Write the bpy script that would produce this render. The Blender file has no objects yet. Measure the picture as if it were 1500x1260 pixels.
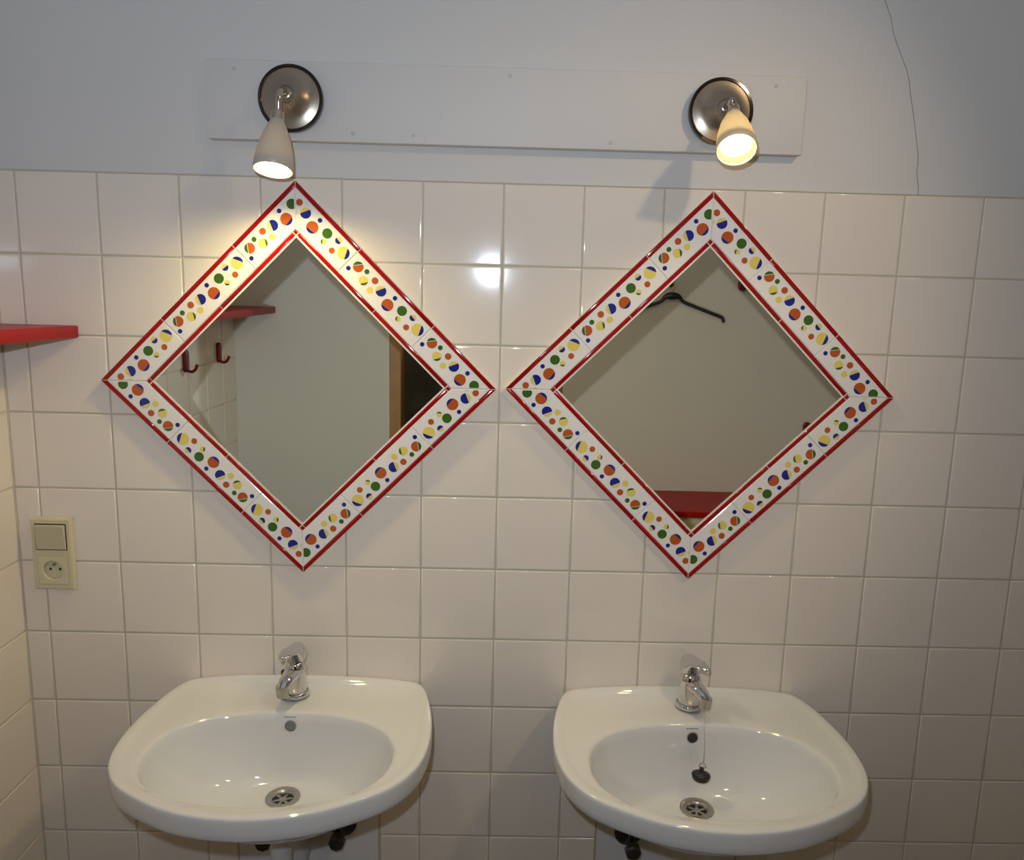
import bpy, bmesh, math, random
from mathutils import Vector, Matrix
random.seed(7)
C = bpy.context.scene.collection
R2 = math.sqrt(2.0)
LIFT = 1.85            # tile-top datum above the finished floor
TILE = 0.15

# ------------------------------------------------------------------ materials
def new_mat(name):
    m = bpy.data.materials.new(name); m.use_nodes = True
    return m, m.node_tree, m.node_tree.nodes['Principled BSDF']

def mat(name, col, rough=.5, metal=0., coat=0., spec=.5, noise=None, bump=None, trans=0., emit=None, estr=0.):
    """noise=(scale, amount): slight tonal mottling; bump=(scale, strength)"""
    m, nt, b = new_mat(name)
    b.inputs['Base Color'].default_value = (*col, 1)
    b.inputs['Roughness'].default_value = rough
    b.inputs['Metallic'].default_value = metal
    b.inputs['Coat Weight'].default_value = coat
    b.inputs['Coat Roughness'].default_value = .04
    b.inputs['Specular IOR Level'].default_value = spec
    b.inputs['Transmission Weight'].default_value = trans
    if emit:
        b.inputs['Emission Color'].default_value = (*emit, 1)
        b.inputs['Emission Strength'].default_value = estr
    tc = nt.nodes.new('ShaderNodeTexCoord')
    if noise:
        n = nt.nodes.new('ShaderNodeTexNoise'); n.inputs['Scale'].default_value = noise[0]
        n.inputs['Detail'].default_value = 5
        nt.links.new(tc.outputs['Object'], n.inputs['Vector'])
        mr = nt.nodes.new('ShaderNodeMapRange')
        mr.inputs['To Min'].default_value = 1 - noise[1]; mr.inputs['To Max'].default_value = 1 + noise[1]
        nt.links.new(n.outputs['Fac'], mr.inputs['Value'])
        mx = nt.nodes.new('ShaderNodeVectorMath'); mx.operation = 'SCALE'
        mx.inputs[0].default_value = col
        nt.links.new(mr.outputs['Result'], mx.inputs['Scale'])
        nt.links.new(mx.outputs['Vector'], b.inputs['Base Color'])
    if bump:
        n = nt.nodes.new('ShaderNodeTexNoise'); n.inputs['Scale'].default_value = bump[0]
        n.inputs['Detail'].default_value = 4
        nt.links.new(tc.outputs['Object'], n.inputs['Vector'])
        bp = nt.nodes.new('ShaderNodeBump'); bp.inputs['Strength'].default_value = bump[1]
        bp.inputs['Distance'].default_value = .002
        nt.links.new(n.outputs['Fac'], bp.inputs['Height'])
        nt.links.new(bp.outputs['Normal'], b.inputs['Normal'])
    return m

M = {}
M['tile']    = mat('glazed_white_tile', (.775, .70, .62), .08, spec=.5, noise=(3, .02), bump=(9, .05))
M['grout']   = mat('beige_grout', (.54, .50, .39), .8, noise=(40, .12))
M['grout_pale'] = mat('pale_grout', (.62, .56, .46), .8, noise=(40, .1))
M['plaster'] = mat('white_painted_plaster', (.645, .625, .60), .7, spec=.25, noise=(2.5, .02), bump=(60, .12))
M['board']   = mat('white_painted_board', (.645, .625, .603), .55, spec=.3, noise=(3, .02), bump=(45, .06))
M['ceil']    = mat('white_ceiling', (.7, .69, .68), .8)
M['floor']   = mat('grey_brown_floor', (.11, .088, .07), .4, noise=(8, .15))
M['hall']    = mat('dark_hallway', (.34, .32, .30), .8, noise=(9, .6))
M['wood']    = mat('orange_wood', (.37, .185, .055), .45, noise=(22, .25))
M['red_tile'] = mat('glossy_red_glaze', (.32, .002, .003), .08, coat=.1)
M['decor']   = mat('white_decor_glaze', (.80, .77, .74), .09, coat=.3, bump=(70, .06))
M['fgrout']  = mat('white_frame_grout', (.72, .68, .60), .7)
M['orange']  = mat('orange_dot_glaze', (.47, .095, .018), .10, coat=.2)
M['blue']    = mat('blue_dot_glaze', (.012, .022, .24), .10, coat=.2)
M['green']   = mat('green_dot_glaze', (.045, .13, .016), .10, coat=.2)
M['yellow']  = mat('yellow_dot_glaze', (.76, .60, .14), .10, coat=.2)
M['mirror']  = mat('silvered_glass', (.72, .75, .69), 0.0, metal=1)
M['ceramic'] = mat('white_sanitary_ceramic', (.70, .70, .70), .07, coat=.5, spec=.5)
M['chrome']  = mat('chrome', (.70, .70, .72), .06, metal=1)
M['steel']   = mat('brushed_steel', (.50, .47, .43), .28, metal=1)
M['nickel']  = mat('satin_nickel', (.56, .49, .41), .22, metal=1)
M['base']    = mat('satin_taupe_metal', (.38, .32, .255), .30, metal=.85, noise=(9, .06))
M['dkchrome'] = mat('chrome_rim_dark_reflection', (.13, .11, .10), .12, metal=1)  # the dark that the chrome reflects is put into its base colour
M['dark']    = mat('dark_hole', (.02, .022, .025), .5)
M['holegrey'] = mat('overflow_grey', (.16, .19, .21), .3)
M['rubber']  = mat('black_rubber', (.012, .012, .014), .45)
M['cream']   = mat('cream_plastic', (.60, .55, .37), .35, spec=.4)
M['cream2']  = mat('cream_plastic_rocker', (.52, .475, .32), .38, spec=.4)
M['red_paint'] = mat('red_painted_wood', (.34, .004, .005), .36, spec=.15, noise=(12, .12), bump=(30, .1))
M['red_plastic'] = mat('dark_red_plastic', (.15, .003, .006), .3)
M['black_plastic'] = mat('black_plastic', (.012, .011, .011), .4)
M['cream_paint'] = mat('cream_paint', (.55, .47, .30), .5)
M['pvc']     = mat('grey_white_pipe', (.62, .61, .60), .35)
M['valve']   = mat('dull_dark_metal', (.09, .085, .08), .35, metal=.8)
M['panel']   = mat('white_panel', (.70, .69, .69), .3)
M['beige_edge'] = mat('beige_edge', (.50, .43, .28), .6)
M['mark']    = mat('grey_print', (.10, .10, .11), .5)
M['screw']   = mat('painted_screw', (.52, .51, .47), .45)
M['crack']   = mat('grey_crack', (.30, .29, .28), .9)

def frosted(fac, base=(.52, .465, .38)):
    m, nt, b = new_mat('frosted_glass')
    b.inputs['Base Color'].default_value = (*base, 1)
    b.inputs['Roughness'].default_value = .38
    out = nt.nodes['Material Output']
    tr = nt.nodes.new('ShaderNodeBsdfTranslucent'); tr.inputs['Color'].default_value = (.78, .70, .54, 1)
    mx = nt.nodes.new('ShaderNodeMixShader'); mx.inputs['Fac'].default_value = fac
    nt.links.new(b.outputs[0], mx.inputs[1]); nt.links.new(tr.outputs[0], mx.inputs[2])
    nt.links.new(mx.outputs[0], out.inputs['Surface'])
    return m
M['frostL'] = frosted(.08, (.46, .42, .355)); M['frostR'] = frosted(.26)
def glow(name, col, s):
    m, nt, b = new_mat(name)
    nt.nodes.remove(b)
    e = nt.nodes.new('ShaderNodeEmission'); e.inputs['Color'].default_value = (*col, 1); e.inputs['Strength'].default_value = s
    nt.links.new(e.outputs[0], nt.nodes['Material Output'].inputs['Surface'])
    return m
M['bulbL'] = glow('lit_bulb_white', (1, .82, .50), 30)
M['bulbR'] = glow('lit_bulb_warm', (1, .80, .42), 30)

M['ringL'] = glow('painted_glow_pale', (1, .86, .58), 2.2)  # halo around each bulb, put in as emission
M['ringR'] = glow('painted_glow_yellow', (1, .70, .27), 1.7)

# ------------------------------------------------------------------ helpers
def link(o, parent=None):
    C.objects.link(o)
    if parent: o.parent = parent
    return o

def obj(name, bm, mats, parent=None, smooth=False, loc=(0, 0, 0), auto=None):
    me = bpy.data.meshes.new(name)
    bmesh.ops.recalc_face_normals(bm, faces=bm.faces)
    bm.to_mesh(me); bm.free()
    for m in (mats if isinstance(mats, (list, tuple)) else [mats]): me.materials.append(m)
    if smooth:
        for p in me.polygons: p.use_smooth = True
        if auto is not None:
            try: me.set_sharp_from_angle(angle=math.radians(auto))
            except Exception: pass
        for i in FLAT: me.polygons[i].use_smooth = False
    FLAT.clear()
    o = bpy.data.objects.new(name, me); o.location = loc
    return link(o, parent)

def tag(o, label, cat, group=None):
    o['label'] = label; o['category'] = cat
    if group: o['group'] = group
    return o

def struct(o):
    o['kind'] = 'structure'; return o

def thing(name, label, cat, loc=(0, 0, 0), group=None):
    o = bpy.data.objects.new(name, None); o.empty_display_size = .05; o.location = loc
    link(o); return tag(o, label, cat, group)

def face(bm, vs, mi=0):
    try:
        f = bm.faces.new(vs); f.material_index = mi; return f
    except ValueError:
        return None

def box(bm, x0, x1, y0, y1, z0, z1, mi=0, bev=0., seg=2):
    v = [bm.verts.new((x, y, z)) for x in (x0, x1) for y in (y0, y1) for z in (z0, z1)]
    fs = [face(bm, [v[i] for i in q], mi) for q in ((0, 1, 3, 2), (4, 6, 7, 5), (0, 4, 5, 1), (2, 3, 7, 6), (0, 2, 6, 4), (1, 5, 7, 3))]
    if bev:
        es = list({e for f in fs for e in f.edges})
        r = bmesh.ops.bevel(bm, geom=es, offset=bev, segments=seg, affect='EDGES', profile=.5)
        for f in r['faces']: f.material_index = mi

def rings(bm, rs, close0=True, close1=True, mi=0):
    """rs: list of rings (lists of coords, equal length), skinned in order"""
    vs = [[bm.verts.new(p) for p in r] for r in rs]
    n = len(rs[0])
    for a, b in zip(vs, vs[1:]):
        for i in range(n):
            face(bm, [a[i], a[(i + 1) % n], b[(i + 1) % n], b[i]], mi)
    if close0: face(bm, vs[0][::-1], mi)
    if close1: face(bm, vs[-1], mi)
    return vs

def lathe(bm, prof, n=40, mat4=Matrix(), c0=False, c1=False, mi=0):
    """prof: [(r, h)] about local z, transformed by mat4"""
    rs = []
    for r, h in prof:
        rs.append([mat4 @ Vector((r * math.cos(2 * math.pi * i / n), r * math.sin(2 * math.pi * i / n), h)) for i in range(n)])
    rings(bm, rs, c0, c1, mi)

def tube(bm, pts, rad, n=14, mi=0, caps=True, flat=1.0):
    pts = [Vector(p) for p in pts]
    if not isinstance(rad, (list, tuple)): rad = [rad] * len(pts)
    rs = []; up = None
    for i, p in enumerate(pts):
        t = (pts[min(i + 1, len(pts) - 1)] - pts[max(i - 1, 0)]).normalized()
        if up is None:
            up = Vector((1, 0, 0)) if abs(t.x) < .9 else Vector((0, 0, 1))
        u = (up - t * up.dot(t)).normalized(); w = t.cross(u); up = u
        rs.append([p + (u * math.cos(a) + w * math.sin(a) * flat) * rad[i] for a in (2 * math.pi * k / n for k in range(n))])
    rings(bm, rs, caps, caps, mi)

def torus(bm, c, R, r, ax, n=20, m=8):
    q = Vector((0, 0, 1)).rotation_difference(Vector(ax).normalized()).to_matrix()
    vs = [[bm.verts.new(Vector(c) + q @ Vector(((R + r * math.cos(b)) * math.cos(a), (R + r * math.cos(b)) * math.sin(a), r * math.sin(b))))
           for b in (2 * math.pi * j / m for j in range(m))] for a in (2 * math.pi * i / n for i in range(n))]
    for i in range(n):
        for j in range(m):
            face(bm, [vs[i][j], vs[(i + 1) % n][j], vs[(i + 1) % n][(j + 1) % m], vs[i][(j + 1) % m]])

def smooth_path(pts, k=6):
    pts = [Vector(p) for p in pts]; out = []
    P = [pts[0]] + pts + [pts[-1]]
    for i in range(1, len(P) - 2):
        for j in range(k):
            t = j / k; a, b, c, d = P[i - 1], P[i], P[i + 1], P[i + 2]
            out.append(.5 * ((2 * b) + (c - a) * t + (2 * a - 5 * b + 4 * c - d) * t * t + (3 * b - a - 3 * c + d) * t ** 3))
    return out + [pts[-1]]

def axis_mat(p, d):
    """frame at p whose local +z is d"""
    return Matrix.Translation(Vector(p)) @ Vector((0, 0, 1)).rotation_difference(Vector(d).normalized()).to_matrix().to_4x4()

def clip(poly, nx, ny, c):      # keep nx*x+ny*y <= c
    out = []
    for i in range(len(poly)):
        a, b = poly[i], poly[(i + 1) % len(poly)]
        da, db = nx * a[0] + ny * a[1] - c, nx * b[0] + ny * b[1] - c
        if da <= 0: out.append(a)
        if (da < 0 < db) or (db < 0 < da):
            t = da / (da - db); out.append((a[0] + (b[0] - a[0]) * t, a[1] + (b[1] - a[1]) * t))
    return out

def inset(poly, d):
    """offset a convex polygon inwards"""
    area = sum(a[0] * b[1] - b[0] * a[1] for a, b in zip(poly, poly[1:] + poly[:1]))
    s = 1 if area > 0 else -1
    out = poly
    n = len(poly); res = []
    L = []
    for i in range(n):
        a, b = poly[i], poly[(i + 1) % n]
        dx, dy = b[0] - a[0], b[1] - a[1]; l = math.hypot(dx, dy)
        nx, ny = -dy / l * s, dx / l * s
        L.append((nx, ny, nx * a[0] + ny * a[1] + d))
    for i in range(n):
        a, b = L[i - 1], L[i]
        det = a[0] * b[1] - a[1] * b[0]
        if abs(det) < 1e-9: res.append((poly[i][0] + b[0] * d, poly[i][1] + b[1] * d)); continue
        res.append(((a[2] * b[1] - b[2] * a[1]) / det, (a[0] * b[2] - b[0] * a[2]) / det))
    return res

def prism(bm, poly, f, h0, h1, bev=.0006, mi=0):
    """poly in 2D, f(p,h)->3D; raised from h0 to h1 with a rounded top edge"""
    a = [f(p, h0) for p in poly]; b = [f(p, h1 - bev) for p in poly]
    c = [f(p, h1 - bev * .3) for p in inset(poly, bev * .3)]; d = [f(p, h1) for p in inset(poly, bev)]
    rings(bm, [a, b, c, d], True, True, mi)

# ------------------------------------------------------------------ room shell
XL, XR, YB, ZF, ZC = -.948, 1.47, -1.33, -LIFT, .72

FLAT = set()
def tiled(bm, u0, u1, v0, v1, f, uoff, voff, rnd, hole=None):
    """real bevelled tiles over a grout bed; f(u,v,h)->3D, h is height above the grout"""
    us = [u0] + [k * TILE + uoff for k in range(-60, 60) if u0 + .004 < k * TILE + uoff < u1 - .004] + [u1]
    vs = [v0] + [k * TILE + voff for k in range(-60, 60) if v0 + .004 < k * TILE + voff < v1 - .004] + [v1]
    g = .0017
    for a, b in zip(us, us[1:]):
        for c, d in zip(vs, vs[1:]):
            p = [(a + g, c + g), (b - g, c + g), (b - g, d - g), (a + g, d - g)]
            mu, mv = (a + b) / 2, (c + d) / 2
            tx, ty, th = rnd.uniform(-.0016, .0016), rnd.uniform(-.0016, .0016), rnd.uniform(-.0002, .0002)
            def F(q, h): return f(q[0], q[1], h + th + (q[0] - mu) * tx + (q[1] - mv) * ty)
            R = [[F(q, 0) for q in p], [F(q, .0014) for q in p], [F(q, .0020) for q in inset(p, .0006)],
                 [F(q, .00235) for q in inset(p, .0014)], [F(q, .0025) for q in inset(p, .0028)]]
            vv = rings(bm, R, False, False, 0)
            face(bm, vv[-1], 0); FLAT.add(len(bm.faces) - 1)
    q = [bm.verts.new(f(a, b, .0008)) for a, b in ((u0, v0), (u1, v0), (u1, v1), (u0, v1))]
    face(bm, q, 1)

rnd = random.Random(3)
bm = bmesh.new()
tiled(bm, XL, XR, ZF, 0, lambda u, v, h: Vector((u, .0025 - h, v)), 0, 0, rnd)
box(bm, XL - .1, XR + .1, .006, .12, -.02, ZC, 2)        # plaster above, set just behind the tile face
box(bm, XL - .1, XR + .1, .0035, .12, ZF, -.02, 1)
box(bm, XL, XR, .0002, .006, 0, .0016, 1)                # grout line on the tile top edge
# hairline crack in the plaster, right of the lamps
cr = [(.672, .36), (.679, .337), (.692, .305), (.701, .28), (.716, .247), (.734, .212), (.744, .176), (.752, .141), (.762, .105), (.769, .069), (.771, .04), (.777, .014), (.776, 0.)]
cp = smooth_path([(x + random.uniform(-.0015, .0015), .0058, z) for x, z in cr], 5)
tube(bm, cp, [.0006 + .0003 * random.random() for _ in cp], 5, 3)
struct(obj('wall_front', bm, [M['tile'], M['grout'], M['plaster'], M['crack']], smooth=True, auto=35))

bm = bmesh.new()
tiled(bm, YB, 0, ZF, 0, lambda u, v, h: Vector((XL - .0025 + h, u, v)), 0, 0, rnd)
box(bm, XL - .1, XL - .004, YB - .1, .12, -.02, ZC, 2)
box(bm, XL - .1, XL - .002, YB - .1, .12, ZF, -.02, 1)
box(bm, XL - .003, XL + .0014, -.0014, .004, ZF, 0, 1)
struct(obj('wall_left', bm, [M['tile'], M['grout_pale'], M['plaster']], smooth=True, auto=35))

DX0, DX1, DZ = -.386, .215, .20
bm = bmesh.new()
box(bm, XL - .1, DX0, YB - .10, YB, ZF, ZC); box(bm, DX1, XR + .1, YB - .10, YB, ZF, ZC); box(bm, DX0, DX1, YB - .10, YB, DZ, ZC)
struct(obj('wall_back', bm, M['plaster']))
bm = bmesh.new(); box(bm, XR, XR + .1, YB - .1, .12, ZF, ZC); struct(obj('wall_right', bm, M['plaster']))
bm = bmesh.new(); box(bm, XL - .1, XR + .1, -2.9, .12, ZF - .1, ZF); struct(obj('floor', bm, M['floor']))
bm = bmesh.new(); box(bm, XL - .1, XR + .1, YB - .1, .12, ZC, ZC + .1); struct(obj('ceiling', bm, M['ceil']))
bm = bmesh.new()
box(bm, DX0 - .012, DX0 + .03, YB - .11, YB + .004, ZF, DZ + .01, 0, .004)
box(bm, DX1 - .03, DX1 + .012, YB - .11, YB + .004, ZF, DZ + .01, 0, .004)
box(bm, DX0 + .03, DX1 - .03, YB - .11, YB + .004, DZ - .03, DZ + .01, 0, .004)
struct(obj('door_1', bm, M['wood']))
bm = bmesh.new()
for b in ((-.9, -.8, -2.8, YB - .11), (.7, .8, -2.8, YB - .11)): box(bm, b[0], b[1], b[2], b[3], ZF, ZC)
box(bm, -.9, .8, -2.9, -2.8, ZF, ZC); box(bm, -.9, .8, -2.9, YB - .11, ZC, ZC + .1)
struct(obj('wall_hallway', bm, M['hall']))

# white panels boxed onto the tiles below each sink
for x0, x1, nm in ((-.537, -.232, 'trim_1'), (.226, .535, 'trim_2')):
    bm = bmesh.new()
    box(bm, x0 + .004, x1 - .004, -.005, 0, ZF, -1.19, 0, .001)
    box(bm, x0, x0 + .004, -.0055, 0, ZF, -1.19, 1); box(bm, x1 - .004, x1, -.0055, 0, ZF, -1.19, 1)
    struct(obj(nm, bm, [M['panel'], M['beige_edge']]))

# ------------------------------------------------------------------ mirrors with the spotted tile frames
H = .377; LS = H * R2
SIDE = [((0, H), (1, -1)), ((H, 0), (-1, -1)), ((0, -H), (-1, 1)), ((-H, 0), (1, 1))]   # start corner, direction; inward is its clockwise normal
def sidemap(k):
    (sx, sz), (dx, dz) = SIDE[k]; dx, dz = dx / R2, dz / R2
    wx, wz = dz, -dx
    return lambda p, h: Vector((sx + dx * p[0] + wx * p[1], -h, sz + dz * p[0] + wz * p[1]))
DOTS = [  # s, w, radius, colour, cap colour, cap direction (s, w), cap offset, gap
    (.0202, .0270, .0100, 'orange', 'green', (-.8, -.6), .42, .10), (.0091, .0419, .0043, 'blue'), (.0375, .0216, .0047, 'green'),
    (.0445, .0379, .0088, 'yellow', 'green', (.85, .53), .50, 0), (.0597, .0224, .0063, 'orange'), (.0655, .0417, .0062, 'yellow'),
    (.0808, .0280, .0101, 'blue', 'yellow', (-.92, -.40), .36, .06), (.1072, .0375, .0114, 'orange', 'blue', (.12, .99), .52, 0),
    (.1082, .0182, .0043, 'blue'), (.1338, .0254, .0094, 'green'), (.1394, .0411, .0053, 'yellow', 'green', (-.75, .66), .35, 0),
    (.1570, .0194, .0064, 'blue', 'yellow', (.1, -.99), .08, .05), (.1611, .0415, .0057, 'orange'), (.1790, .0292, .0118, 'yellow', 'blue', (.9, -.43), .42, 0)]
COLS = ['decor', 'orange', 'blue', 'green', 'yellow']

def make_mirror(cx, cz, label):
    t = thing('diamond_mirror', label, 'mirror', (cx, 0, cz), 'spotted tile-framed mirrors')
    # grout bed the frame tiles are set in
    bm = bmesh.new()
    for k in range(4):
        f = sidemap(k)
        q = [(0, 0), (LS, 0), (LS - .0722, .0722), (.0722, .0722)]
        rings(bm, [[f(p, -.0005) for p in q], [f(p, .0105) for p in q]], True, True)
    obj('grout_bed', bm, M['fgrout'], t)
    g = .0007; J = [(0, .169), (.169, .3645), (.3645, LS)]
    for k in range(4):
        f = sidemap(k)
        for n, (a, b) in enumerate(J):
            for w0, w1, nm in ((.0002, .0083, 'red_edge_strip'), (.0091, .0603, 'border_tile')):
                p = [(a + g, w0), (b - g, w0), (b - g, w1), (a + g, w1)]
                p = clip(p, -1, 1, -g * 1.2); p = clip(p, 1, 1, LS - g * 1.2)
                bm = bmesh.new()
                if nm == 'red_edge_strip':
                    prism(bm, p, f, .008, .0122, .0016); obj(nm, bm, M['red_tile'], t, True, auto=50); continue
                prism(bm, p, f, .008, .0122, .0011)
                ip = inset(p, .0014)
                for m in (-1, 0, 1):
                    o = .169 + (n + m - 1) * .1955
                    for d in DOTS:
                        cs, cw, r = o + d[0], d[1], d[2]
                        circ = [(cs + r * math.cos(2 * math.pi * i / 30), cw + r * math.sin(2 * math.pi * i / 30)) for i in range(30)]
                        parts = [(circ, d[3])]
                        if len(d) > 4:
                            l = math.hypot(*d[5]); ux, uy = d[5][0] / l, d[5][1] / l
                            c0 = ux * cs + uy * cw
                            parts = [(clip(circ, ux, uy, c0 + r * (d[6] - d[7])), d[3]), (clip(circ, -ux, -uy, -(c0 + r * d[6])), d[4])]
                        for q, col in parts:
                            for i in range(len(ip)):          # keep inside this tile
                                A, B = ip[i], ip[(i + 1) % len(ip)]
                                ex, ey = B[0] - A[0], B[1] - A[1]
                                mx_, my_ = sum(v[0] for v in ip) / len(ip), sum(v[1] for v in ip) / len(ip)
                                nx, ny = ey, -ex
                                if nx * (mx_ - A[0]) + ny * (my_ - A[1]) > 0: nx, ny = -nx, -ny
                                if len(q) > 2: q = clip(q, nx, ny, nx * A[0] + ny * A[1])
                            if len(q) > 2:
                                vs = [bm.verts.new(f(v, .01245)) for v in q]
                                face(bm, vs, COLS.index(col))
                obj(nm, bm, [M[c] for c in COLS], t)
        # narrow red strip around the glass
        w0, w1 = .0612, .0688
        if k in (1, 3):
            cuts = [w0, .0700, LS / 2, LS - .0700, LS - w0]
        else:
            cuts = [.0702, LS / 2, LS - .0702]
        for a, b in zip(cuts, cuts[1:]):
            p = [(a + g, w0), (b - g, w0), (b - g, w1), (a + g, w1)]
            bm = bmesh.new(); prism(bm, p, f, .008, .0122, .0016)
            obj('red_inner_strip', bm, M['red_tile'], t, True, auto=50)
    # glass
    bm = bmesh.new(); q = H - .0722 * R2
    poly = [(0, q), (q, 0), (0, -q), (-q, 0)]
    a = [Vector((x, .001, z)) for x, z in poly]; b = [Vector((x, -.0092, z)) for x, z in poly]
    rings(bm, [a, b], True, True)
    obj('mirror_glass', bm, M['mirror'], t)
    return t
make_mirror(-.383, -.383, 'diamond mirror framed in spotted tiles above the left sink, reflecting red shelf and hooks')
make_mirror(.388, -.381, 'diamond mirror framed in spotted tiles above the right sink, reflecting black coat hanger')

# ------------------------------------------------------------------ board above the tiles and its screws
bt = thing('mounting_board', 'long white painted board with screws on plaster wall carrying both lamps', 'board', (0, .006, .13))
bm = bmesh.new(); box(bm, -.537, .543, -.022, 0, -.068, .068, 0, .0025)
obj('board_panel', bm, M['board'], bt, True, auto=40)
for sx, sz in ((-.488, .182), (.007, .184), (-.167, .077), (.193, .074), (.489, .18), (-.277, .078)):
    bm = bmesh.new()
    lathe(bm, [(.0034, -.001), (.0032, .0006), (.0015, .0010), (.0008, .0002)], 14, axis_mat((sx * .995, -.022, sz - .13), (0, -1, 0)), False, True)
    obj('screw_head', bm, M['screw'], bt, True)

# ------------------------------------------------------------------ lamps
def make_lamp(bx, bz, neck, opening, bulbmat, ringmat, label):
    t = thing('wall_spotlight', label, 'lamp', (bx, -.016, bz), 'wall spotlights on the board')
    L = lambda p: Vector(p) - Vector((bx, -.016, bz))
    A = axis_mat((0, 0, 0), (0, -1, 0))
    bm = bmesh.new()
    lathe(bm, [(.0, 0), (.0555, 0), (.0572, .003), (.0580, .014), (.0574, .0165), (.0530, .0170), (.0512, .0150)], 56, A, False, False)
    obj('base_rim', bm, M['dkchrome'], t, True, auto=40)
    bm = bmesh.new()
    lathe(bm, [(.0515, .0152), (.046, .0164), (.038, .0185), (.032, .0215), (.023, .0280), (.015, .0365), (.0125, .043), (.0115, .047), (.006, .049)], 56, A, False, True)
    obj('base_plate', bm, M['base'], t, True, auto=60)
    n, o = L(neck), L(opening); d = (o - n).normalized(); ln = (o - n).length
    bm = bmesh.new()
    e = n - d * .012
    pts = smooth_path([(0, -.040, 0), (0, -.060, 0.001), tuple(Vector((0, -.060, 0)).lerp(e, .45) + Vector((0, -.012, .006))), tuple(e), tuple(n)], 6)
    tube(bm, pts, .0058, 14)
    obj('lamp_arm', bm, M['nickel'], t, True, auto=60)
    A = axis_mat(n, d)
    bm = bmesh.new()
    lathe(bm, [(.006, -.012), (.0115, -.009), (.0122, .004), (.0128, .012)], 32, A, True, True)
    obj('lamp_socket', bm, M['nickel'], t, True, auto=40)
    bm = bmesh.new()
    pr = [(.0125, .004), (.0140, .010), (.0190, .022), (.0245, .036), (.0290, .052), (.0325, .070), (.0345, .086), (.0352, .100)]
    s = ln / .1
    pr = [(r * .95, h * s) for r, h in pr]
    inner = [(r - .0022, h) for r, h in pr[::-1]]
    lathe(bm, pr + [(.0323, .1008 * s)] + inner, 48, A)
    obj('lamp_shade', bm, M['frostL' if bx < 0 else 'frostR'], t, True, auto=60)
    bm = bmesh.new()
    lathe(bm, [(.010, .03 * s), (.019, .060 * s), (.0252, .078 * s), (.0264, .085 * s), (.022, .0895 * s), (.011, .0915 * s), (.003, .092 * s)], 36, A, True, True)
    bl = obj('bulb', bm, bulbmat, t, True)
    bm = bmesh.new()
    lathe(bm, [(.0264, .0845 * s), (.0285, .0890 * s), (.0302, .0950 * s), (.0303, .0920 * s), (.0280, .0840 * s)], 40, A)  # added ring, glows in place of the lit inner shade wall
    obj('glow_ring', bm, ringmat, bl, True)
    return t
LN, LO = Vector((-.387, -.100, .083)), Vector((-.390, -.126, -.006))
RN, RO = Vector((.392, -.088, .118)), Vector((.385, -.150, .044))
make_lamp(-.383, .131, LN, LO, M['bulbL'], M['ringL'], 'lit wall spotlight above the left mirror with frosted shade pointing down')
make_lamp(.386, .131, RN, RO, M['bulbR'], M['ringR'], 'lit wall spotlight above the right mirror with glowing shade tilted towards the room')

# ------------------------------------------------------------------ sinks
HALF = [(0, 0), (.12, 0), (.20, 0), (.228, -.001), (.237, -.006), (.246, -.022), (.257, -.055), (.270, -.12), (.2755, -.185), (.273, -.24), (.262, -.29), (.237, -.336),
        (.198, -.372), (.125, -.412), (.06, -.431), (0, -.437)]
def outline(n=168):
    # dense closed polyline, then polar samples about (0, PC)
    h = [Vector((x, y, 0)) for x, y in HALF]
    pts = [h[0]] + h[1:3] + smooth_path(h[3:], 10)
    full = pts + [Vector((-p.x, p.y, 0)) for p in pts[::-1][1:-1]]
    PC = -.235; out = []
    for i in range(n):
        a = math.pi / 2 - 2 * math.pi * i / n
        dx, dy = math.cos(a), math.sin(a); best = 0
        for p, q in zip(full, full[1:] + full[:1]):
            ex, ey = q.x - p.x, q.y - p.y; den = dx * ey - dy * ex
            if abs(den) < 1e-12: continue
            tt = (p.x * ey - (p.y - PC) * ex) / den; uu = (p.x * dy - (p.y - PC) * dx) / den
            if -1e-6 <= uu <= 1 + 1e-6 and tt > best: best = tt
        out.append((a, best))
    return out
OUT = outline(); PC = -.235
def sm(a, b, x):
    t = max(0, min(1, (x - a) / (b - a))); return t * t * (3 - 2 * t)
def lift(x, y): return .013 * sm(-.034, -.010, y) * max(0, 1 - abs(x / .235) ** 2.6)
BD = .139
def basin_pt(a, u):
    rx, ry = .0305 + (.213 - .0305) * u, .0305 + (.1385 - .0305) * u
    cy = -.184 * (1 - u) - .2580 * u
    ex = 2 / (2.0 + .28 * u); c, s = math.cos(a), math.sin(a)
    return Vector((rx * math.copysign(abs(c) ** ex, c), cy + ry * math.copysign(abs(s) ** ex, s), -.0085 - (BD - .0085) * (1 - u ** 3.4) ** .72))
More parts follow.
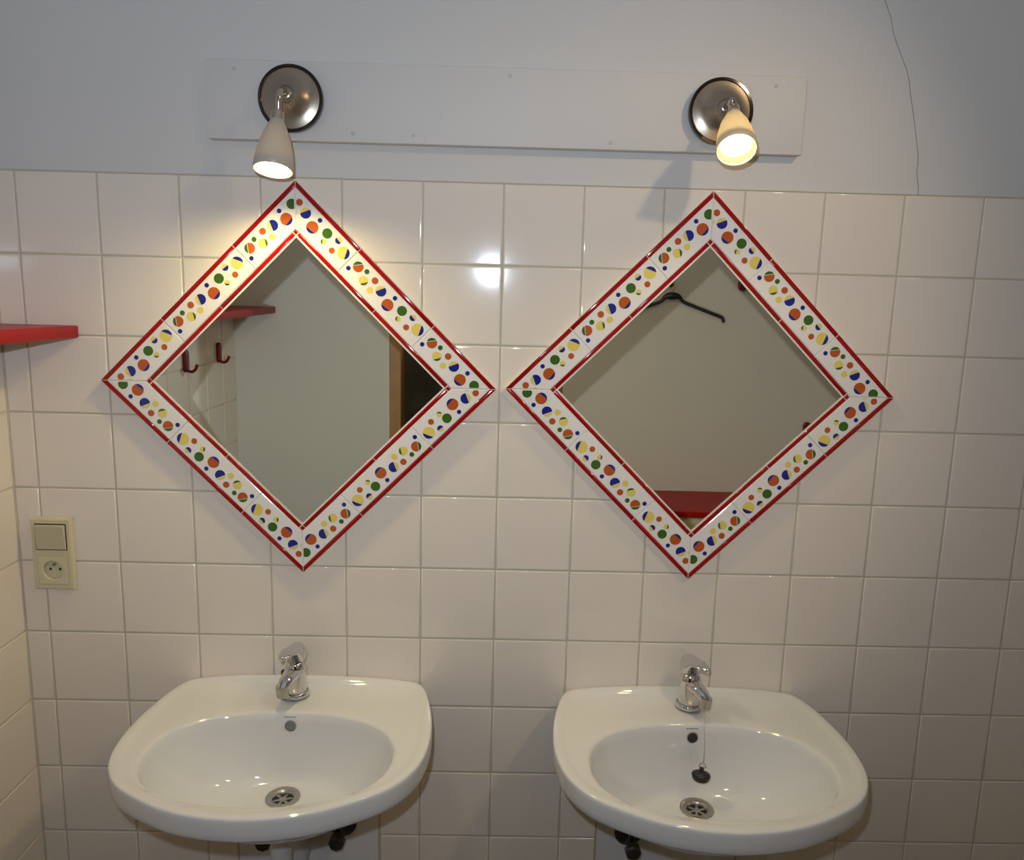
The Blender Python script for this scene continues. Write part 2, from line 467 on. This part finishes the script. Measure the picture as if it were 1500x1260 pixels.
def make_sink(cx, zr, label):
    t = thing('wash_basin', label, 'sink', (cx, -.0005, zr), 'wall-hung wash basins')
    bm = bmesh.new(); R = []
    def out(ins, z, lf=1.0):
        r = []
        for a, rad in OUT:
            x, y = (rad - ins) * math.cos(a), PC + (rad - ins) * math.sin(a)
            r.append(Vector((x, y, z + lf * lift(x, y))))
        return r
    def under(s, z):
        return [Vector((rad * s * math.cos(a), -.160 + (PC + rad * math.sin(a) + .160) * s, z)) for a, rad in OUT]
    R += [under(.14, -.168), under(.30, -.165), under(.50, -.146), under(.62, -.122), under(.72, -.096), under(.82, -.070), under(.90, -.055), under(.945, -.0475)]
    R += [out(.007, -.0435, 0), out(.003, -.041, 0), out(.0008, -.036, .2), out(0, -.026, .5), out(0, -.009, 1), out(.0006, -.0032), out(.0020, -.0009), out(.0045, 0),
          out(.016, -.0004), out(.021, -.0022), out(.026, -.0030)]
    # deck runs down to the basin edge
    edge = [basin_pt(a, 1.0) for a, _ in OUT]; last = R[-1]
    def grow(p, g): return Vector((p.x * (1 + g / .213), -.2580 + (p.y + .2580) * (1 + g / .1385), p.z))
    e2 = [grow(p, .009) for p in edge]
    for f in (.35, .7, 1.0):
        R.append([Vector((p.x + (q.x - p.x) * f, p.y + (q.y - p.y) * f, -.0030 - .0008 * f + (1 - f) * lift(p.x + (q.x - p.x) * f, p.y + (q.y - p.y) * f) + f * 0)) for p, q in zip(last, e2)])
    R.append([Vector((q.x, q.y, -.0044)) for q in (grow(p, .0055) for p in edge)])
    R.append([Vector((q.x, q.y, -.0060)) for q in (grow(p, .0022) for p in edge)])
    for u in (1, .985, .965, .94, .91, .87, .82, .76, .69, .6, .5, .4, .28, .16, .07, 0):
        R.append([basin_pt(a, u) for a, _ in OUT])
    rings(bm, R, True, False)
    obj('basin', bm, M['ceramic'], t, True, auto=70)
    A = Matrix.Translation((0, -.184, -BD))
    bm = bmesh.new()
    lathe(bm, [(.0318, .0003), (.0316, .0016), (.0300, .0024), (.0215, .0014), (.0195, .0002), (.0185, -.006)], 40, A)
    lathe(bm, [(.0185, -.006), (.0001, -.006)], 40, A, mi=1)
    d = obj('drain', bm, [M['steel'], M['dark']], t, True, auto=50)
    bm = bmesh.new()
    for k in range(3):
        m = A @ Matrix.Rotation(k * math.pi / 3 + .3, 4, 'Z')
        n0 = len(bm.verts); box(bm, -.0185, .0185, -.0026, .0026, -.0062, -.0035, 0, .0006)
        bm.verts.ensure_lookup_table()
        for v in bm.verts[n0:]: v.co = m @ v.co
    lathe(bm, [(.0066, -.006), (.0066, -.0030), (.0001, -.0028)], 20, A)
    obj('strainer', bm, M['steel'], d, True, auto=40)
    # overflow opening in the back slope of the bowl
    p = basin_pt(math.pi / 2, .986); q = basin_pt(math.pi / 2, .956)
    nrm = Vector((0, -(q - p).z * -1, (q - p).y * -1)); tg = (q - p).normalized(); nrm = Vector((1, 0, 0)).cross(tg)
    if nrm.y > 0: nrm = -nrm
    A = axis_mat((p + q) / 2 + nrm * .0006, nrm)
    bm = bmesh.new()
    lathe(bm, [(.0112, -.002), (.0112, .0008), (.0098, .0012), (.0092, -.001)], 28, A)
    lathe(bm, [(.0094, .0004), (.0001, .0004)], 28, A, mi=1)
    obj('overflow', bm, [M['steel'], M['holegrey'] if cx < 0 else M['dark']], t, True, auto=50)
    # tiny printed maker's mark
    p = basin_pt(math.pi / 2, .9995); q = basin_pt(math.pi / 2, .993); tg = (q - p).normalized(); nr = Vector((1, 0, 0)).cross(tg)
    if nr.y > 0: nr = -nr
    bm = bmesh.new(); x = -.0125
    for i, w in enumerate((.0022, .0016, .0024, .0018, .0022, .0012, .0024, .0020)):
        c = (p + q) / 2 + nr * .0006
        vs = [bm.verts.new(c + Vector((xx, 0, 0)) + tg * k) for xx, k in ((x, -.001), (x + w, -.001), (x + w, .001), (x, .001))]
        face(bm, vs); x += w + .0010
    obj('maker_mark', bm, M['mark'], t)
    return t
Z1, Z2 = -.996, -1.006
make_sink(-.385, Z1, 'white oval wash basin on the left, with no plug chain in its bowl')
s2 = make_sink(.389, Z2, 'white oval wash basin on the right, black plug hanging in its bowl')

# ------------------------------------------------------------------ taps
def make_tap(x, y, z, rz, label, rod):
    t = thing('basin_tap', label, 'tap', (x, y, z), 'chrome mixer taps'); t.rotation_euler.z = rz
    bm = bmesh.new()
    lathe(bm, [(.0262, 0), (.0266, .003), (.0258, .007), (.0232, .009)], 40, Matrix(), True, False)
    obj('base_ring', bm, M['chrome'], t, True, auto=50)
    bm = bmesh.new()
    lathe(bm, [(.0222, .007), (.0220, .030), (.0216, .046), (.0208, .058), (.0190, .066), (.0165, .071), (.004, .073)], 40, Matrix(), False, True)
    obj('tap_body', bm, M['chrome'], t, True, auto=60)
    bm = bmesh.new()
    pts = smooth_path([(0, -.002, .048), (0, -.016, .0490), (0, -.029, .0475), (0, -.040, .0440), (0, -.049, .0395), (0, -.0545, .0350)], 5)
    n = len(pts)
    tube(bm, pts, [.0178 - .0058 * min(1, i / (n * .8)) for i in range(n)], 22, flat=.82)
    sp = obj('spout', bm, M['chrome'], t, True, auto=60)
    bm = bmesh.new()
    lathe(bm, [(.0112, .008), (.0122, .002), (.0122, -.012), (.0112, -.0135), (.0085, -.0135), (.0080, -.010)], 28, axis_mat((0, -.0525, .0355), (0, -.25, 1)), True, True)
    obj('aerator', bm, M['steel'], sp, True, auto=40)
    bm = bmesh.new()   # dome handle with a lever reaching forward over the spout
    pr = [(-.026, .000, .0), (-.020, .0130, .8), (-.010, .0196, 1), (.000, .0212, 1), (.012, .0205, .95), (.026, .0178, .80), (.042, .0145, .62), (.056, .0115, .48), (.064, .0070, .40), (.067, .0008, .3)]
    rs = []
    for f, w, hh in pr:
        f = f * .80 if f > 0 else f
        top = .1050 - max(0, f) ** 2 * 1.3 - (.010 if f < -.022 else .004 if f < -.015 else 0)
        th = .0080 + (.034 * (1 - sm(.004, .026, f)))          # thick cap at the back, thin lever in front
        ring = []
        for k in range(24):
            a = 2 * math.pi * k / 24; s = math.sin(a)
            zz = top - th / 2 + th / 2 * math.copysign(abs(s) ** .7, s)
            if s > 0: zz = top - th / 2 + th / 2 * s
            ring.append(Vector((max(w, .001) * math.cos(a), -f, zz)))
        rs.append(ring)
    rings(bm, rs, True, True)
    obj('handle', bm, M['chrome'], t, True, auto=60)
    if rod:
        bm = bmesh.new(); tube(bm, [(-.036, .020, .0005), (-.036, .020, .024)], .0018, 10); box(bm, -.0415, -.0325, .0155, .0245, .021, .035, 0, .001)
        obj('pull_knob', bm, M['black_plastic'], t, True, auto=40)['label'] = 'small black knob behind the tap'
    return t
make_tap(-.390, -.058, Z1 + .001, math.radians(-14), 'chrome mixer tap on the left wash basin, spout turned slightly left', True)
make_tap(.394, -.058, Z2 + .001, math.radians(22), 'chrome mixer tap on the right wash basin, plug chain hanging from it', False)

# ------------------------------------------------------------------ rubber plug on its chain (right basin)
pl = thing('sink_plug', 'black rubber plug on thin bead chain hanging into the right wash basin', 'plug', (.396, -.17, -1.085))
def P(p): return Vector(p) - Vector((.396, -.17, -1.085))
bm = bmesh.new()
ch = smooth_path([P((.406, -.106, -.972)), P((.4075, -.122, -.984)), P((.406, -.138, -1.012)), P((.4040, -.154, -1.038)), P((.4015, -.163, -1.052)), P((.400, -.166, -1.061))], 8)
for i, p in enumerate(ch):
    bmesh.ops.create_icosphere(bm, subdivisions=1, radius=.00115, matrix=Matrix.Translation(p))
tube(bm, ch, .0005, 6)
obj('bead_chain', bm, M['steel'], pl, True)
bm = bmesh.new(); torus(bm, P((.399, -.167, -1.067)), .0062, .0007, (.3, 1, .2)); obj('split_ring', bm, M['chrome'], pl, True)
bm = bmesh.new()
lathe(bm, [(.004, .012), (.0045, .006), (.0095, .0045), (.0165, .001), (.0178, -.002), (.0155, -.010), (.0135, -.012)], 30, axis_mat((0.001, .001, .002), (.06, .16, 1)), True, True)
obj('stopper', bm, M['rubber'], pl, True, auto=45)

# ------------------------------------------------------------------ plumbing below the basins
wp = thing('waste_pipe', 'pale waste pipe below the left wash basin', 'pipe', (-.385, -.0055, -1.34))
bm = bmesh.new(); tube(bm, [(0, -.199, .172), (0, -.199, .02)], .019, 24); obj('tailpipe', bm, M['pvc'], wp, True, auto=50)
bm = bmesh.new(); tube(bm, smooth_path([(0, -.199, .03), (0, -.196, -.045), (0, -.165, -.075), (0, -.135, -.045), (0, -.120, -.005), (0, -.09, .0), (0, .0, .0)], 6), .0165, 20)
obj('trap_bend', bm, M['pvc'], wp, True, auto=50)
bm = bmesh.new(); lathe(bm, [(.023, -.012), (.025, -.010), (.025, .012), (.023, .014)], 28, Matrix.Translation((0, -.199, .05)), True, True); obj('slip_nut', bm, M['pvc'], wp, True, auto=40)
def valve(x, z, label):
    t = thing('angle_valve', label, 'valve', (x, -.0055, z), 'angle valves below the sinks')
    bm = bmesh.new(); lathe(bm, [(.030, 0), (.030, .003), (.022, .009), (.013, .012)], 30, axis_mat((0, 0, 0), (0, -1, 0)), True, True); obj('wall_rosette', bm, M['valve'], t, True, auto=50)
    bm = bmesh.new(); tube(bm, [(0, -.008, 0), (0, -.05, 0)], .0105, 18); tube(bm, [(0, -.040, -.004), (0, -.040, .026)], .0075, 16); obj('valve_body', bm, M['valve'], t, True, auto=50)
    bm = bmesh.new(); lathe(bm, [(.013, 0), (.0165, .003), (.0165, .018), (.013, .022)], 8, axis_mat((0, -.048, 0), (0, -1, 0)), True, True); obj('valve_knob', bm, M['valve'], t)
    bm = bmesh.new(); tube(bm, smooth_path([(0, -.040, .024), (0, -.045, .07), ((-.385 if x < 0 else .389) * .3 - x * .3, -.07, .12), ((-.385 if x < 0 else .389) * .5 - x * .5, -.075, .150)], 6), .005, 12)
    obj('supply_hose', bm, M['steel'], t, True)
valve(-.462, -1.322, 'dark angle valve below the left wash basin, left of its waste pipe')
valve(-.312, -1.318, 'dark angle valve below the left wash basin, right of its waste pipe')
valve(.298, -1.330, 'dark angle valve below the right wash basin')

# ------------------------------------------------------------------ light switch over a socket
sw = thing('switch_socket', 'cream light switch above a power socket on the tiles near the left corner', 'switch', (-.8775, -.0006, -.7325))
bm = bmesh.new(); box(bm, -.0405, .0405, -.0105, 0, -.0745, .0745, 0, .0038, 3)
obj('cover_frame', bm, M['cream'], sw, True, auto=40)
bm = bmesh.new()
rings(bm, [[Vector((x, -.0106, z)) for x, z in ((-.031, .0085), (.031, .0085), (.031, .0625), (-.031, .0625))]], False, True)
rb = [(-.029, .0105), (.029, .0105), (.029, .0605), (-.029, .0605)]
obj('rocker_gap', bm, M['dark'], sw)
bm = bmesh.new()
v = rings(bm, [[Vector((x, -.0102, z)) for x, z in rb], [Vector((x, -.0122 - (.003 if z > .03 else 0), z)) for x, z in rb], [Vector((x * .95, -.0132 - (.0034 if z > .03 else 0), .0355 + (z - .0355) * .95)) for x, z in rb]], True, True)
obj('rocker', bm, M['cream2'], sw)
bm = bmesh.new()
sq = [(-.0295, -.0620), (.0295, -.0620), (.0295, -.0040), (-.0295, -.0040)]
cc = (0, -.033); n = 48
def sqpt(a, s=.0290):
    c, q = math.cos(a), math.sin(a); m = s / max(abs(c), abs(q)); return (cc[0] + c * m, cc[1] + q * m)
R = []
for fy, fn in ((-.0100, lambda a: sqpt(a)), (-.0112, lambda a: sqpt(a)), (-.0118, lambda a: sqpt(a, .0284)),
               (-.0118, lambda a: (cc[0] + .0205 * math.cos(a), cc[1] + .0205 * math.sin(a))), (-.0112, lambda a: (cc[0] + .0196 * math.cos(a), cc[1] + .0196 * math.sin(a))),
               (-.0030, lambda a: (cc[0] + .0190 * math.cos(a), cc[1] + .0190 * math.sin(a)))):
    R.append([Vector((fn(2 * math.pi * i / n)[0], fy, fn(2 * math.pi * i / n)[1])) for i in range(n)])
rings(bm, R, False, True)
obj('socket_insert', bm, M['cream'], sw, True, auto=30)
# cut the recess visually: the frame behind it is opened below
for hx, hz in ((-.0095, -.033), (.0095, -.033)):
    bm = bmesh.new(); lathe(bm, [(.0028, 0), (.0001, 0)], 16, axis_mat((hx, -.00315, hz), (0, -1, 0))); obj('contact_hole', bm, M['dark'], sw)
bm = bmesh.new(); lathe(bm, [(.0024, 0), (.0024, .007), (.0012, .0085)], 16, axis_mat((0, -.003, -.0225), (0, -1, 0)), True, True); obj('earth_pin', bm, M['steel'], sw, True, auto=40)
# open the frame where the socket recess sits
fr = [o for o in sw.children if o.name.startswith('cover_frame')][0]
bm = bmesh.new()
def frame_ring(y, hx, hz): return [Vector((math.copysign(min(abs(c) * 9, 1), c) * hx, y, math.copysign(min(abs(q) * 9, 1), q) * hz)) for c, q in ((-1, -1), (1, -1), (1, 1), (-1, 1))]
o4 = lambda y, i: [Vector((x, y, z)) for x, z in ((-.0405 + i, -.0745 + i), (.0405 - i, -.0745 + i), (.0405 - i, .0745 - i), (-.0405 + i, .0745 - i))]
i4 = lambda y: [Vector((x, y, z)) for x, z in ((-.0295, -.0625), (.0295, -.0625), (.0295, .0630), (-.0295, .0630))]
rings(bm, [o4(0, 0), o4(-.006, .0003), o4(-.0092, .0018), o4(-.0106, .0042), i4(-.0106), i4(-.002)], True, True)
box(bm, -.0297, .0297, -.0106, -.002, -.0035, .0085)
me = fr.data; bmesh.ops.recalc_face_normals(bm, faces=bm.faces); bm.to_mesh(me); bm.free()
for p in me.polygons: p.use_smooth = False

# ------------------------------------------------------------------ red shelf along the left wall
bm = bmesh.new(); box(bm, XL + .0006, -.800, YB + .001, -.0008, -.0235, 0, 0, .003, 2)
sh = obj('red_shelf', bm, M['red_paint'], None, True, auto=40)
sh.location = (0, 0, -.281); sh.rotation_euler.x = math.radians(-.6)
tag(sh, 'red painted wooden shelf running along the left wall', 'shelf')

# ------------------------------------------------------------------ seen in the mirrors: hooks, hanger, ledge
def make_hook(loc, rz, label, grp, h=.068):
    t = thing('coat_hook', label, 'hook', loc, grp); t.rotation_euler.z = rz       # local -y points away from the wall
    bm = bmesh.new(); hw = .0145
    pg = [(hw * math.cos(a), -h * .5 + hw + hw * math.sin(a)) for a in (math.pi + k * math.pi / 12 for k in range(13))]
    pg += [(hw * math.cos(a), h * .5 - hw + hw * math.sin(a)) for a in (k * math.pi / 12 for k in range(13))]
    prism(bm, pg, lambda p, y: Vector((p[0], -y, p[1])), 0, .010, .003); obj('back_plate', bm, M['red_plastic'], t, True, auto=50)
    bm = bmesh.new()
    tube(bm, smooth_path([(0, -.003, -h * .30), (0, -.010, -h * .44), (0, -.021, -h * .47), (0, -.031, -h * .38), (0, -.036, -h * .22), (0, -.037, -h * .14)], 5), .0046, 12)
    obj('hook_arm', bm, M['red_plastic'], t, True)
make_hook((XL + .0006, -.875, -.425), math.pi / 2, 'dark red coat hook on left wall nearer the sinks, seen in the left mirror', 'coat hooks on the left wall')
make_hook((XL + .0006, -1.155, -.421), math.pi / 2, 'dark red coat hook on the left wall, beside the far corner, seen in left mirror', 'coat hooks on the left wall')
HK = (.596, YB - .0004, -.131)
make_hook(HK, math.pi, 'dark red coat hook on the back wall holding a black hanger, seen in right mirror', 'coat hooks on the back wall', .062)
make_hook((.852, YB - .0004, -.140), math.pi, 'dark red coat hook on the back wall with nothing on it, seen in right mirror', 'coat hooks on the back wall', .062)
make_hook((1.128, YB - .0004, -.665), math.pi, 'low dark red hook on the back wall at the right edge of right mirror', 'coat hooks on the back wall', .058)
hg = thing('coat_hanger', 'black plastic coat hanger on a red hook, reflected in the right mirror', 'hanger', (HK[0] + .003, YB + .030, -.156))
bm = bmesh.new()
tube(bm, smooth_path([(0, .006, -.030), (0, .006, -.012), (.004, .006, .000), (0, .004, .012), (-.012, .004, .008)], 5), .0022, 10)
obj('hanger_hook', bm, M['steel'], hg, True)
bm = bmesh.new()
for s in (-1, 1):
    tube(bm, smooth_path([(0, .006, -.038), (s * .022, .006, -.041), (s * .040, .006, -.058), (s * .075, .006, -.072), (s * .125, .006, -.090), (s * .165, .006, -.104), (s * .180, .006, -.111), (s * .187, .006, -.126)], 5),
         [.0135, .0130, .0125, .0115, .0105, .0090, .0080, .0072, .0064] + [.0060] * 27, 12, flat=.55)
obj('hanger_body', bm, M['black_plastic'], hg, True)
lg = thing('wall_ledge', 'cream ledge with red painted top along the back wall, reflected low in right mirror', 'ledge', (.85, YB + .0006, ZF))
bm = bmesh.new(); box(bm, -.55, .61, 0, .275, 0, LIFT - .925, 0, .003); obj('ledge_base', bm, M['cream_paint'], lg)
bm = bmesh.new(); box(bm, -.55, .61, 0, .290, LIFT - .925, LIFT - .905, 0, .004); obj('ledge_top', bm, M['red_paint'], lg)

# ------------------------------------------------------------------ lights
def lamp(name, kind, loc, energy, col, radius=.02, aim=None, angle=None, blend=.5):
    l = bpy.data.lights.new(name, kind); l.energy = energy; l.color = col; l.shadow_soft_size = radius
    if kind == 'SPOT': l.spot_size = math.radians(angle); l.spot_blend = blend
    o = bpy.data.objects.new(name, l); o.location = loc
    if aim is not None: o.rotation_euler = (Vector(aim)).to_track_quat('-Z', 'Y').to_euler()
    link(o); return o
FL = Vector((-.041, -1.511, -.119))
lamp('camera_flash', 'SPOT', FL, 35, (.68, .81, .97), .012, (-.08, 1, .24), 172, 1.0)
lamp('ceiling_lamp', 'SPOT', (.95, -1.05, .66), 20, (1, .74, .44), .04, (-.80, 1.05, -1.03), 64, .9)
lamp('left_bulb', 'SPOT', LO + (LO - LN).normalized() * .004, 9, (1, .80, .34), .022, LO - LN, 179, 1.0)
lamp('right_bulb', 'SPOT', RO + (RO - RN).normalized() * .004, 7, (1, .79, .36), .022, RO - RN, 179, 1.0)

# light the two mirrors throw back into the room: the flash, bounced through each diamond of glass.
# (the path tracer cannot find a point flash through a mirror, so each glass carries a lamp whose beam has
# the outline the reflection really has, diverging from the flash's mirror image)
def bounce(name, cx, cz, energy, col):
    o = lamp(name, 'POINT', (cx, -.03, cz), energy, col, .004)
    l = o.data; l.use_nodes = True; nt = l.node_tree; em = nt.nodes['Emission']
    N = nt.nodes.new('ShaderNodeTexCoord'); S = nt.nodes.new('ShaderNodeSeparateXYZ'); nt.links.new(N.outputs['Normal'], S.inputs[0])
    def m(op, a, b=None):
        n = nt.nodes.new('ShaderNodeMath'); n.operation = op
        for k, v in enumerate((a, b)):
            if v is None: continue
            if isinstance(v, (int, float)): n.inputs[k].default_value = v
            else: nt.links.new(v, n.inputs[k])
        return n.outputs[0]
    D = -YB - .03; g = -YB / -FL.y                                # throw to the back wall; its depth against the flash's
    ny = m('MAXIMUM', m('MULTIPLY', S.outputs[1], SGN), .001)       # how far the ray heads into the room
    def coord(c, comp, f):                                          # where on the glass the ray came through, from its centre
        h = m('ADD', m('MULTIPLY', m('DIVIDE', m('MULTIPLY', comp, -SGN), ny), D), c)
        return m('ABSOLUTE', m('SUBTRACT', m('DIVIDE', m('ADD', h, f * g), 1 + g), c))
    r = m('ADD', coord(cx, S.outputs[0], FL.x), coord(cz, S.outputs[2], FL.z))
    mr = nt.nodes.new('ShaderNodeMapRange'); mr.inputs['From Min'].default_value = .281; mr.inputs['From Max'].default_value = .273
    nt.links.new(r, mr.inputs['Value'])
    inroom = m('GREATER_THAN', ny, .3)
    st = m('MULTIPLY', m('MULTIPLY', mr.outputs[0], inroom), m('DIVIDE', 1.0, m('POWER', ny, 2.5)))
    nt.links.new(st, em.inputs['Strength'])
SGN = -1
bounce('left_mirror_bounce', -.383, -.383, 15, (.76, .86, .95))
bounce('right_mirror_bounce', .388, -.381, 11.5, (.92, .86, .82))

w = bpy.data.worlds.new('World'); bpy.context.scene.world = w; w.use_nodes = True
w.node_tree.nodes['Background'].inputs['Color'].default_value = (.9, .85, .8, 1)
w.node_tree.nodes['Background'].inputs['Strength'].default_value = .0

# ------------------------------------------------------------------ camera
cam = bpy.data.cameras.new('camera'); cam.sensor_width = 36; cam.sensor_fit = 'HORIZONTAL'
cam.lens = 1148.43 / 1500 * 36; cam.clip_start = .005
co = bpy.data.objects.new('camera', cam); link(co)
p, y, r = -.1722, -.0166, -.0260
Mx = Matrix.Rotation(y, 3, 'Z') @ Matrix.Rotation(p, 3, 'X') @ Matrix.Rotation(r, 3, 'Y')
B = Matrix((Mx.col[0], Mx.col[2], -Mx.col[1])).transposed()
co.matrix_world = Matrix.Translation((.0015, -1.5088, -.2007)) @ B.to_4x4()
bpy.context.scene.camera = co

for o in list(C.objects):
    if o.parent is None: o.location.z += LIFT

sc = bpy.context.scene
sc.view_settings.view_transform = 'Standard'; sc.view_settings.look = 'None'; sc.view_settings.exposure = 0.0
sc.cycles.use_denoising = True
sc.cycles.max_bounces = 10; sc.cycles.diffuse_bounces = 5; sc.cycles.glossy_bounces = 6
sc.cycles.caustics_reflective = False; sc.cycles.caustics_refractive = False
sc.cycles.sample_clamp_indirect = 4.0
